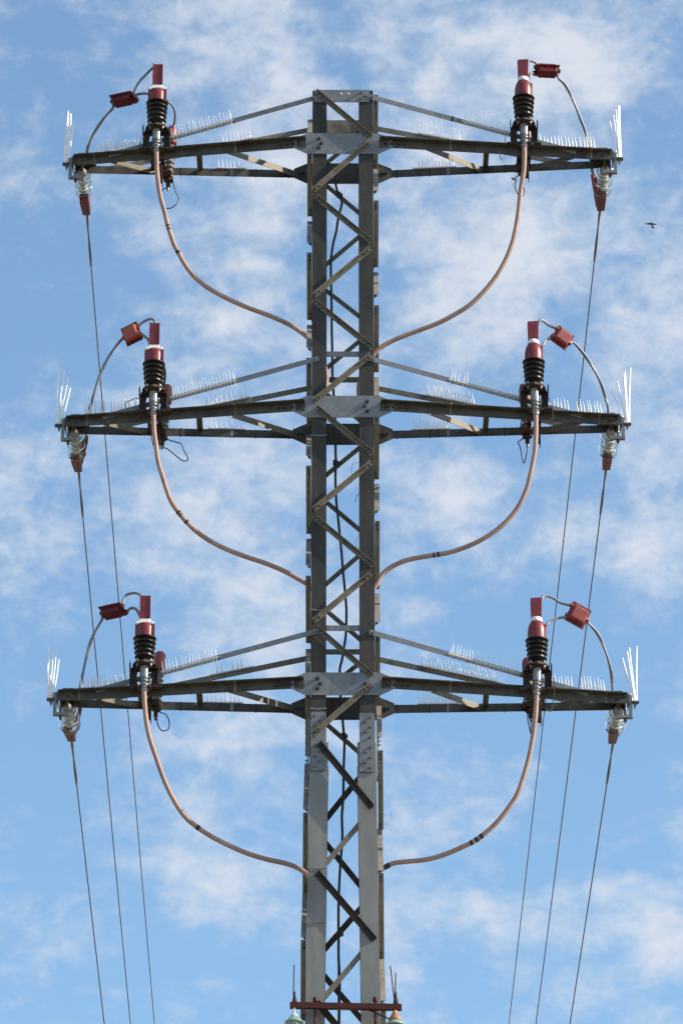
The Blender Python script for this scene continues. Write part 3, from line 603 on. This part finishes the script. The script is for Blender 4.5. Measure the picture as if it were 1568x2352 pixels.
for key in ARMS:
    a = ARMS[key]; lev, sx = key; C = a['C']
    (x0, y0), (x1, y1) = STR[key]
    p0 = P(*C(x0, y0), .0); p1 = P(*C(x1, y1+38), .47); ax = (p1-p0).normalized(); Ls = (p1-p0).length
    t = thing('insulator_string', p0, 'string of clear glass disc insulators hanging from the tip of the %s crossarm' % a['n'], 'insulator', 'glass insulator strings at the crossarm tips')
    mm = MB(); mm.tube([p0+V((0, -.02, .09)), p0+V((0, -.01, .02)), p0+ax*.03], .017, 12); mm.build('hook', 'beam', t)
    nd = 3; pit = Ls/nd
    for i in range(nd):
        o = p0 + ax*(pit*i + .02)
        mm = MB(); mm.lathe([(0, 0), (.020, .002), (.026, .012), (.030, .03), (.042, .05), (.041, .075), (.030, .085), (.02, .10), (.016, .135), (0, .135)], o, ax, 28)
        cp = mm.build('cap', 'cap' if i else 'lug', t)
        mm = MB(); s_ = .082 + .001*i
        mm.lathe([(.036, .045), (.055, .048), (.071, .058), (s_, .078), (s_+.001, .086), (s_-.004, .088), (.071, .078), (.064, .070), (.062, .090), (.056, .091), (.055, .068), (.048, .062), (.046, .084), (.040, .084), (.036, .060), (.036, .045)], o, ax, 44)
        mm.build('glass_disc', 'glass', t)
    a['sp1'] = p1
    # red clamp cover
    (cx0, cy0), (cx1, cy1), st = COV[key]
    q0 = P(*C(cx0, cy0), .42); q1 = P(*C(cx1, cy1), .72); dd = (q1-q0).normalized(); sd = V((1, 0, 0)); sd = (sd-dd*sd.dot(dd)).normalized(); vv = dd.cross(sd); vv = vv if vv.z > 0 else -vv
    t = thing('clamp_cover', q0, 'dark red plastic clamp cover behind the glass insulators of the %s crossarm' % a['n'], 'clamp cover', 'red clamp covers on the conductors')
    mm = MB(); w0, w1 = .040, .032; h0, h1 = .030, .024
    vs = []
    for q, w_, h in ((q0-dd*.0, w0*.9, h0), (q0+dd*.07, w0, h0), (q1, w1, h1)):
        vs += [q+sd*s*w_+vv*k*h for s, k in ((-1, -1), (1, -1), (1, 1), (-1, 1))]
    fs = [(0, 1, 2, 3), (8, 11, 10, 9)]
    for i in (0, 4): fs += [(i, i+4, i+5, i+1), (i+1, i+5, i+6, i+2), (i+2, i+6, i+7, i+3), (i+3, i+7, i+4, i)]
    mm.add(vs, fs); mm.prism([(-.004, -h0-.012), (.004, -h0-.012), (.003, -h0+.01), (-.003, -h0+.01)], q0-dd*.02, q1, sd, vv)
    mm.build('shell', 'crimson', t, bevel=.004)
    if st in 'rl':
        s = 1 if st == 'r' else -1
        if key == ('top', 1): quad = [(1018,1212,.16),(1036,1200,.16),(1050,1235,.18),(1068,1330,.30),(1102,1390,.45),(1080,1545,.72),(1070,1530,.72)]
        elif lev == 'mid': quad = [(372,1190,.16),(398,1200,.18),(392,1270,.26),(360,1400,.48),(330,1526,.72),(310,1500,.70),(330,1370,.44),(362,1270,.28)]
        else: quad = [(355,1145,.16),(382,1155,.16),(394,1185,.2),(370,1300,.45),(326,1466,.74),(300,1450,.70),(320,1330,.46),(352,1240,.28)]
        mm = MB(); mm.plate([P(*C(x, y), yy) for x, y, yy in quad], (-s*.03, .05, -.0)); mm.build('side_wing', 'red', t, bevel=.003)
    # conductor: thicker preformed tails first, then the bare line down a long sagging span
    wp = WIRE[key]; s0 = P(*wp[0], .70); s1x, s1y = wp[1]
    tgt = wp[-1]; slope, sag = -.050, .00052
    def at(s, ax_): return V((s0.x + ax_*s, s0.y+s, s0.z + slope*s + sag*s*s))
    def missat(ax_):
        lo, hi = 0, 60
        for _ in range(50):
            md = (lo+hi)/2
            if scr(at(md, ax_))[1] < tgt[1]: lo = md
            else: hi = md
        return scr(at(lo, ax_))[0]-tgt[0]
    lo, hi = -.3, .3
    for _ in range(50):
        md = (lo+hi)/2
        if missat(md) < 0: lo = md
        else: hi = md
    axx = (lo+hi)/2
    tp = None; s = 0
    while scr(at(s, axx))[1] < wp[1][1]: s += .02
    mm = MB(); pts = [at(i*1.6, axx)+V((0, 0, 0)) for i in range(61)]
    mm.tube(pts, .0056, 8)
    cnd = mm.build('overhead_conductor', 'conductor', None, label='long thin overhead wire running away from the tip of the %s crossarm' % a['n'], category='overhead wire', group='overhead wires leaving the pylon')
    mm = MB(); n = 26
    for off in (0, math.pi):
        tw = []
        for i in range(n+1):
            c = at(s*i/n, axx); an = off+i*.16; rr = .0045
            tw.append(c+V((math.cos(an)*rr, 0, math.sin(an)*rr)))
        mm.tube(tw, .0068, 8)
    mm.build('preformed_grip', 'conductor', cnd)
    a['wire0'] = s0

# ------------------------------------------------------------------ red connector boxes and grey jumpers
BOX = {  # centre in crop, in-photo direction of the long axis (deg, ccw from +x), sizes (long, across), tilt of the face normal
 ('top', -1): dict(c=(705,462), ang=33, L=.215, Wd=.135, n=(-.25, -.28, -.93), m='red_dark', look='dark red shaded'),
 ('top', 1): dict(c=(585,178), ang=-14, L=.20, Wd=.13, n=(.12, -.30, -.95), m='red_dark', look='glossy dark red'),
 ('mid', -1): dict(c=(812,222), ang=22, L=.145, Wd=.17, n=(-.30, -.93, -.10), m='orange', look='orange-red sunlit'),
 ('mid', 1): dict(c=(738,268), ang=-33, L=.155, Wd=.155, n=(.32, -.93, -.12), m='red_bright', look='bright red tilted'),
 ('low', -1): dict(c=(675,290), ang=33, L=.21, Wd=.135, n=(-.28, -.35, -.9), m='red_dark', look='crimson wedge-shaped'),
 ('low', 1): dict(c=(818,355), ang=-27, L=.165, Wd=.175, n=(.25, -.94, -.15), m='red_bright', look='bright pinkish red')}
JUMP = {
 ('top', -1): dict(main=[(1005,145),(940,205),(860,290),(790,375)], tail=[(960,412),(900,405),(835,420),(800,430)], out=[(640,520),(600,548),(530,625),(465,715),(400,820),(362,910),(345,985)], arr=[(1140,480),(1190,530),(1215,600),(1210,690),(1180,755)]),
 ('top', 1): dict(main=[(380,112),(400,82),(440,84),(480,105),(515,128)], tail=[(420,215),(445,205),(470,190)], out=[(660,245),(700,250),(760,310),(820,410),(870,530),(925,670),(975,800),(1010,940),(1035,1080),(1042,1190)], arr=None),
 ('mid', -1): dict(main=[(1035,115),(1015,82),(980,80),(930,102),(875,145)], tail=[(975,290),(940,250),(895,225)], out=[(740,255),(700,290),(620,395),(545,530),(485,680),(440,830),(405,960),(375,1100),(370,1190)], arr=[(1115,505),(1130,590),(1125,680),(1110,735)]),
 ('mid', 1): dict(main=[(520,95),(560,105),(610,145),(655,195)], tail=[(540,350),(570,305),(610,275),(655,262)], out=[(820,290),(850,315),(930,400),(1010,510),(1080,630),(1130,740),(1170,870),(1195,990)], arr=None),
 ('low', -1): dict(main=[(945,170),(915,135),(860,125),(790,150),(725,210)], tail=[(905,300),(850,262),(780,245)], out=[(600,335),(575,365),(515,470),(465,590),(425,740),(395,880),(375,1010),(360,1140)], arr=None),
 ('low', 1): dict(main=[(462,185),(475,168),(520,165),(580,190),(650,235),(740,295)], tail=[(498,460),(540,415),(610,385),(690,374),(740,374)], out=[(900,435),(930,445),(990,510),(1050,610),(1100,740),(1140,890),(1155,1000),(1162,1100),(1165,1180)], arr=None)}
for key, b in BOX.items():
    a = ARMS[key]; lev, sx = key; C = a['C']; Yb = -.16
    c = P(*C(*b['c']), Yb); nn = V(b['n']).normalized()
    ang = R(b['ang']); cr, sr = math.cos(ang), math.sin(ang); viewr = V((1, 0, 0)); viewu = V((0, -math.sin(PITCH), math.cos(PITCH)))
    u = viewr*cr + viewu*sr; u = (u - nn*u.dot(nn)).normalized(); v = nn.cross(u)
    t = thing('connector_box', c, '%s plastic connector box on the grey cable above the %s crossarm' % (b['look'], a['n']), 'connector box', 'red connector boxes on the jumper cables')
    mm = MB(); hl, hw_ = b['L']/2, b['Wd']/2
    vs = []
    for k, f in ((.0, 1.0), (.045, .86), (.052, .80)): vs += [c+u*s*hl*.86*f+v*q*hw_*.74*f+nn*k for s, q in ((-1, -1), (1, -1), (1, 1), (-1, 1))]
    fs = [(8, 9, 10, 11), (3, 2, 1, 0)]
    for i in (0, 4): fs += [(i+j, i+(j+1) % 4, i+4+(j+1) % 4, i+4+j) for j in range(4)]
    mm.add(vs, fs)
    vs = []
    for k, f in ((-.006, 1.0), (-.045, .86)): vs += [c+u*s*hl*.86*f+v*q*hw_*.74*f+nn*k for s, q in ((-1, -1), (1, -1), (1, 1), (-1, 1))]
    mm.add(vs, [(0, 1, 2, 3), (7, 6, 5, 4)]+[(j, 4+j, 4+(j+1) % 4, (j+1) % 4) for j in range(4)])
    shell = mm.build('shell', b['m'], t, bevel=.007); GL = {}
    mm = MB(); mm.box(c-nn*.003, hl, hw_, .003, (u, v, nn)); mm.mat(1)
    for s in (-.8, 0, .8):
        for q in (-.9, .9): mm.bolt(c+u*s*hl+v*q*hw_, nn, .006, .004)
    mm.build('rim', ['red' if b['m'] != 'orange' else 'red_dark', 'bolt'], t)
    for s, q in ((sx*-1, .5), (sx*-1, -.5), (sx, 0)):
        e = c+u*s*hl*.80+v*q*hw_; GL[(s, q)] = e+u*s*hl*.2; mm = MB(); mm.tube([e, e+u*s*hl*.35], [.021, .017], 14); mm.build('cable_gland', b['m'], t)
    J = JUMP[key]; yT = -.235
    def path(pts, y0, y1):
        n = len(pts); return [P(*C(x, y), y0+(y1-y0)*(i/(n-1))) for i, (x, y) in enumerate(pts)]
    ga, gb = GL[(-sx, .5)], GL[(-sx, -.5)]
    if ga.z < gb.z: ga, gb = gb, ga
    ends = dict(main=[a['ltop']+V((0, 0, -.03))]+path(J['main'], yT, Yb)[:-1]+[ga], tail=[a['lmid']]+path(J['tail'], yT, Yb)[:-1]+[gb])
    wy = (.16 if key != ('top', -1) else .20); mainp = smooth_path(path(J['out'], Yb, wy), 5)
    # carry on to the clamp cover
    mm = MB()
    full = smooth_path([GL[(sx, 0)]] + path(J['out'], Yb, wy)[1:] + [a['sp1']+V((0, .02, .03))], 5)
    for off in (0, math.pi):
        tw = []
        for i, q in enumerate(full):
            an = off+i*.22; tw.append(q+V((math.cos(an)*.0045, math.sin(an)*.0045, 0)))
        mm.tube(tw, .0094, 10)
    mm.build('jumper_cable', 'grey', None, label='grey stranded cable arching from a red box to the tip of the %s crossarm' % a['n'], category='cable', group='grey jumper cables')
    for nm, word in (('main', 'over the top of the red lug cover'), ('tail', 'lower grey lead into the red cap')):
        pp = smooth_path(ends[nm], 5); mm = MB(); mm.tube(pp, .0112 if nm == 'main' else .0116, 10)
        mm.build('connecting_lead', 'grey', None, label='short grey lead %s of the %s termination' % ({'main': 'bent over the top', 'tail': 'entering the red cap below the lug'}[nm], a['n']), category='cable', group='short grey leads between boxes and terminations')
    if J['arr']:
        pp = smooth_path([P(*C(x, y), -.2+.33*i/4) for i, (x, y) in enumerate(J['arr'])], 5); mm = MB(); mm.tube(pp, .010, 10)
        mm.build('arrester_lead', 'grey' if lev == 'top' else 'wire_black', None, label='%s lead bowing from red cap to surge arrester on the %s crossarm' % ('grey' if lev == 'top' else 'black', a['n']), category='cable')

# ------------------------------------------------------------------ bird spikes
def spikes(key, A_, B_, x0, x1, n, hh, below, leanx, needles, where, lift=V((0, 0, 0)), r=.0026, mt='spike'):
    a = ARMS[key]; A = a['on'](x0, A_, B_)+lift; B = a['on'](x1, A_, B_)+lift
    t = thing('bird_spike_strip', (A+B)/2, 'strip of clear plastic bird spikes %s of the %s crossarm' % (where, a['n']), 'bird spikes', 'bird spike strips on the crossarms')
    d = (B-A).normalized(); mm = MB(); mm.box((A+B)/2, (B-A).length/2+.01, .014, .003, (d, V((0, 1, 0)), d.cross(V((0, 1, 0))))); mm.build('base_strip', 'spike', t)
    if below: mm = MB(); mm.box((A+B)/2+V((0, -.004, 0)), (B-A).length/2, .003, .017, (d, V((0, 1, 0)), d.cross(V((0, 1, 0))))); mm.build('side_strip', 'strip_thin', t)
    for i in range(n):
        if random.random() < .05: continue
        c = A+(B-A)*((i+.5+random.uniform(-.12, .12))/n); mm = MB()
        for k in range(needles):
            o = (k-(needles-1)/2); ln = hh*random.uniform(.85, 1.1)
            tip = c+V((leanx+o*.009+random.uniform(-.005, .005), o*.02, ln))
            ln_ = 1 if k == 0 else .5; tp_ = c+(tip-c)*ln_; mm.tube([c, c+(tp_-c)*.5, tp_], [r*1.7*(1 if k == 0 else .6), r*1.15*(1 if k == 0 else .6), r*.3], 6)
            if below: mm.tube([c, c+V((-leanx*.6+o*.004, -o*.012, -below))], [r*1.5, r*.4], 6)
        mm.build('spike', mt, t)
SP = {('top', -1): dict(o=(222,335,21), t=(393,535,18), rt=(508,578,8), rb=(497,562,7)), ('top', 1): dict(o=(1230,1378,18), t=(1062,1168,15), rt=(962,1060,13), rb=(950,1045,12)),
      ('mid', -1): dict(o=(192,324,17), t=(394,542,19), rt=(470,570,9), rb=(480,560,7)), ('mid', 1): dict(o=(1255,1385,17), t=(1032,1192,22), rt=(980,1100,15), rb=(948,1030,11)),
      ('low', -1): dict(o=(185,318,18), t=(372,500,17), rt=(484,578,10), rb=(470,555,8)), ('low', 1): dict(o=(1265,1392,17), t=(1030,1194,23), rt=(968,1140,20), rb=(962,1052,12))}
for key, s in SP.items():
    a = ARMS[key]; sx = key[1]
    spikes(key, a['fA'], a['fB'], *s['o'], .125, 0, .0, 3, 'along the outer end', V((0, .015, .044)), .0058 if sx > 0 else .0072)
    spikes(key, a['tA'], a['tB'], *s['t'], .10, .045, sx*.014, 1, 'across the sloping front tie', V((0, -.004, .0)), .0046, 'spike_thin')
    spikes(key, a['rtA'], a['rtB'], *s['rt'], .085 if sx < 0 else .10, 0, .0, 3, 'on the sloping rear tie', V((0, -.01, .02)), .0042, 'spike' if key[0] != 'top' else 'spike_thin')
    spikes(key, a['rA'], a['rB'], *s['rb'], .08 if sx < 0 else .105, 0, .0, 2, 'on the rear beam', V((0, .0, .038)), .0038, 'spike_thin' if sx < 0 else 'spike')

# ------------------------------------------------------------------ black cable inside the pylon
BC = [(770.4,405),(771.9,430),(779.5,450),(784.8,464),(783.3,475),(776.3,503),(771.9,532.4),(765.8,555.6),(762,578.8),(759.7,602),(760.3,656),(761.4,710),(761.8,764),(762.9,807),(763.4,864),(766.2,906.7),(769.6,961),(770.4,1037.4),(771.3,1063),(770,1097),(772,1149),(775.5,1183.4),(779.8,1225.8),(784,1268),(786.6,1302),(790.8,1344.6),(795,1395.5),(795,1434.6),(793.4,1463.4),(789,1492),(784.9,1517),(780,1541),(782,1600),(786.6,1653.2),(789,1682),(790.8,1707.5),(789,1767),(788.3,1818),(786.6,1852),(785,1875),(786,1926),(782,1976.6),(778.6,2037),(777,2098),(777.4,2149),(777.4,2199.6),(780,2250),(779,2301),(778.6,2352),(778,2420)]
pp = [P(x, y, .215) for x, y in BC]; pp.append(V((pp[-1].x, .2, 3))); pp.append(V((pp[-1].x, .2, .31)))
mm = MB(); mm.tube(smooth_path(pp, 4), .0105, 10)
bc = mm.build('down_cable', 'wire_black', None, label='black cable snaking down the middle of the pylon', category='cable')
for (x, y) in ((778, 448), (770, 1063), (789, 1690), (779, 2145)):
    c = P(x, y, .215); mm = MB(); mm.tube([c+V((0, 0, .02)), c-V((0, 0, .02))], .021, 10); mm.box(c+V((.012, 0, -.004)), .02, .012, .012); mm.build('clip', 'wire_black', bc)

# chains of small rings round the left leg
def chain(y, look, sag=.01):
    z = ZY(y, -hw(ZY(y, -HW)))
    h = hw(z)+(.014 if 1630 < y < 1770 else 0); wdt = .118 if z > ZS else .143; n = 9
    root = thing('chain', (-h+.06, -h-.006, z), 'short %s chain of small pale rings wrapped round the left leg' % look, 'chain', 'ring chains round the left leg')
    for i in range(n):
        c = V((-h+.006+(wdt-.012)*i/(n-1), -h-.006-(.012 if y > 1600 and y < 1700 else 0), z-.006*math.sin(math.pi*i/(n-1))+random.uniform(-.001, .001)))
        pts = [c+V((math.cos(q)*.0095, -(.003 if i % 2 else 0), math.sin(q)*.0055)) for q in [2*math.pi*k/12 for k in range(13)]]
        mm = MB(); mm.tube(pts, .0019, 6, False); mm.build('link', 'lug', root)
for y, lk in ((1000, 'dark leg below the middle crossarms:'), (1401, 'dim'), (1629, 'bright'), (1993, 'white'), (2117, 'faint')):
    chain(y, {1000: 'grey upper', 1401: 'dull', 1629: 'bright', 1993: 'white', 2117: 'faint low'}[y])

# loose wire scraps
SCR = [([(1365,1340+415),(1340,1762),(1333,1790),(1341,1810)], 'curled by the right leg under the middle crossarms'), ([(1362,2030),(1350,2055),(1352,2075),(1364,2086)], 'dangling from a rear brace above the bottom crossarms'),
       ([(1436,3096),(1455,3100),(1462,3095),(1450,3092),(1436,3100),(1440,3118)], 'curled on the outer edge of the right leg'), ([(1436,3118),(1450,3126),(1460,3120),(1448,3130),(1472,3128)], 'tufted on the right leg just lower'),
       ([(1364,1868),(1355,1885),(1346,1905),(1352,1900),(1350,1880),(1362,1882)], 'frayed beside the right leg above the bottom crossarms')]
for pts, w_ in SCR:
    mm = MB(); mm.tube(smooth_path([P(x/1.6531, y/1.6531, -.16+.02*i) for i, (x, y) in enumerate(pts)], 4), .0016, 5)
    mm.build('wire_scrap', 'wire_black', None, label='thin scrap of loose wire %s' % w_, category='wire', group='loose wire scraps')

# ------------------------------------------------------------------ low rusty crossbar with pin insulators
CQ = crop(1080, 3640, 3.267); YB = -.43
l0 = P(*CQ(66, 568), YB); r0 = P(*CQ(1452, 594), YB)
t = thing('rusty_crossbar', (l0+r0)/2, 'rusty red-brown steel crossbar bolted low across the front of the pylon', 'crossbar')
dd = (r0-l0).normalized(); mm = MB(); mm.prism([(-.022, 0), (.022, 0), (.022, .045), (.016, .045), (.016, .006), (-.016, .006), (-.016, .045), (-.022, .045)], l0, r0, V((0, 0, 1)), V((0, 1, 0))); mm.build('bar', 'rust', t)
for x in (380, 1125):
    c = P(*CQ(x, 570), YB); mm = MB(); mm.lathe([(0, .064), (.017, .064), (.020, .05), (.020, .032)], c+V((0, .02, 0)), (0, 0, 1), 6, False)
    mm.tube([c+V((0, .026, .03)), c+V((0, .026, -.8))], .011, 12); mm.tube([c+V((0, .03, -.8)), c+V((0, .2, -.8))], .011, 10); mm.build('support_pipe', 'rust', t)
for cx_, rods, lab in ((127, [((120, 77), (112, 480))], 'single dark upright wire clip on the left end of the rusty crossbar'), (1380, [((1312, 90), (1360, 500)), ((1378, 175), (1372, 480))], 'pair of dark wire stubs in a clip on the right end of the rusty crossbar')):
    c = P(*CQ(cx_, 520), YB+.02); t2 = thing('wire_clip', c, lab, 'wire clip')
    mm = MB(); mm.lathe([(0, .085), (.006, .085), (.008, .05), (.017, .03), (.021, -.01), (.015, -.02), (0, -.02)], c+V((0, 0, -.015)), (0, 0, 1), 10); mm.build('clamp_body', 'brownsteel', t2)
    for (q0, q1) in rods:
        mm = MB(); mm.tube([P(*CQ(*q0), YB+.03), P(*CQ(*q1), YB+.02)], .0055, 8); mm.build('wire_stub', 'bolt', t2)
for cx_, top_y, lab, rc in ((120, 655, 'pale green glass pin insulator with chalky top below the left end of the rusty crossbar', 0), (1368, 630, 'green glass pin insulator with rusty cap below the right end of the rusty crossbar', 1)):
    c = P(*CQ(cx_, top_y), YB+.01) - V((0, 0, .032 if not rc else .010)); t2 = thing('pin_insulator', c, lab, 'insulator')
    if rc:
        mm = MB(); mm.lathe([(0, 0), (.018, 0), (.02, -.02), (.035, -.045), (.05, -.065), (.048, -.085), (.03, -.09), (0, -.09)], c, (0, 0, 1), 28); mm.build('cap', 'rust_cap', t2); oz = -.075; rr = .074
        pr = [(0, 0), (.046, -.002), (.05, -.014), (.072, -.03), (.076, -.04), (.07, -.044), (.05, -.040), (.055, -.09), (.04, -.12), (0, -.125)]
    else:
        mm = MB(); mm.tube([c+V((0, 0, .075)), c+V((0, 0, -.01))], .009, 12); mm.lathe([(0, .012), (.02, .010), (.028, 0), (.03, -.012), (0, -.014)], c, (0, 0, 1), 24); mm.build('cap', 'cap', t2); oz = -.004
        pr = [(.02, 0), (.035, -.01), (.052, -.03), (.071, -.045), (.074, -.052), (.066, -.055), (.045, -.05), (.034, -.055), (.045, -.085), (.06, -.12), (.062, -.15), (.05, -.16), (0, -.16)]
    mm = MB(); mm.lathe([(r, h+oz) for r, h in pr], c, (0, 0, 1), 36); mm.build('glass_shell', 'greenglass_body', t2)
c0, c1 = P(*CQ(640, 632), YB+.03), P(*CQ(1330, 640), YB+.03)
mm = MB(); mm.tube(smooth_path([P(*CQ(1020, 630), YB+.05), P(*CQ(1100, 660), YB+.05), P(*CQ(1190, 700), YB+.04), P(*CQ(1290, 745), YB+.03)], 4), .006, 8)
mm.build('bridging_wire', 'wire_black', None, label='dark wire sloping from the rusty crossbar to the right pin insulator', category='wire')
mm = MB(); mm.tube(smooth_path([P(*CQ(635, 634), YB+.02), P(*CQ(720, 628), YB+.02), P(*CQ(800, 630), YB+.03), P(*CQ(870, 628), YB+.03)], 4), .004, 8)
mm.build('tie_wire', 'lug', None, label='pale twist of tie wire under the middle of the rusty crossbar', category='wire')

# ------------------------------------------------------------------ bird
YB2 = 95.0
kb = crop(2380, 780, 8.711)
def pb(x, y, dy=0.0): return P(*kb(x, y), YB2+dy)
mm = MB()
prof = [(760,560,2),(775,570,11),(785,590,22),(795,620,30),(815,655,28),(825,690,20),(832,715,18)]
pts = [pb(x, y, .06*i) for i, (x, y, r) in enumerate(prof)]; sc_ = (pb(100, 0)-pb(0, 0)).length/100
mm.tube(smooth_path(pts, 3), [r*sc_ for r in [prof[min(i//3, 6)][2]+(prof[min(i//3+1, 6)][2]-prof[min(i//3, 6)][2])*(i % 3)/3 for i in range(19)]], 12)
brd = mm.build('bird', 'bird', None, label='small dark bird with spread wings gliding at the right', category='bird')
def wing(name, poly, mt, dy):
    m_ = MB(); q = [pb(x, y, dy) for x, y in poly]; m_.plate(q, (0, .012, .006)); m_.build(name, mt, brd)
wing('wing', [(790,578),(720,576),(650,585),(575,600),(640,628),(710,640),(790,650)], 'bird', .08); wing('wing', [(795,572),(860,590),(920,605),(995,628),(940,645),(870,648),(800,652)], 'bird', .08)
wing('tail', [(812,670),(850,668),(868,715),(912,775),(870,765),(830,758),(788,738),(802,712)], 'bird', .3)
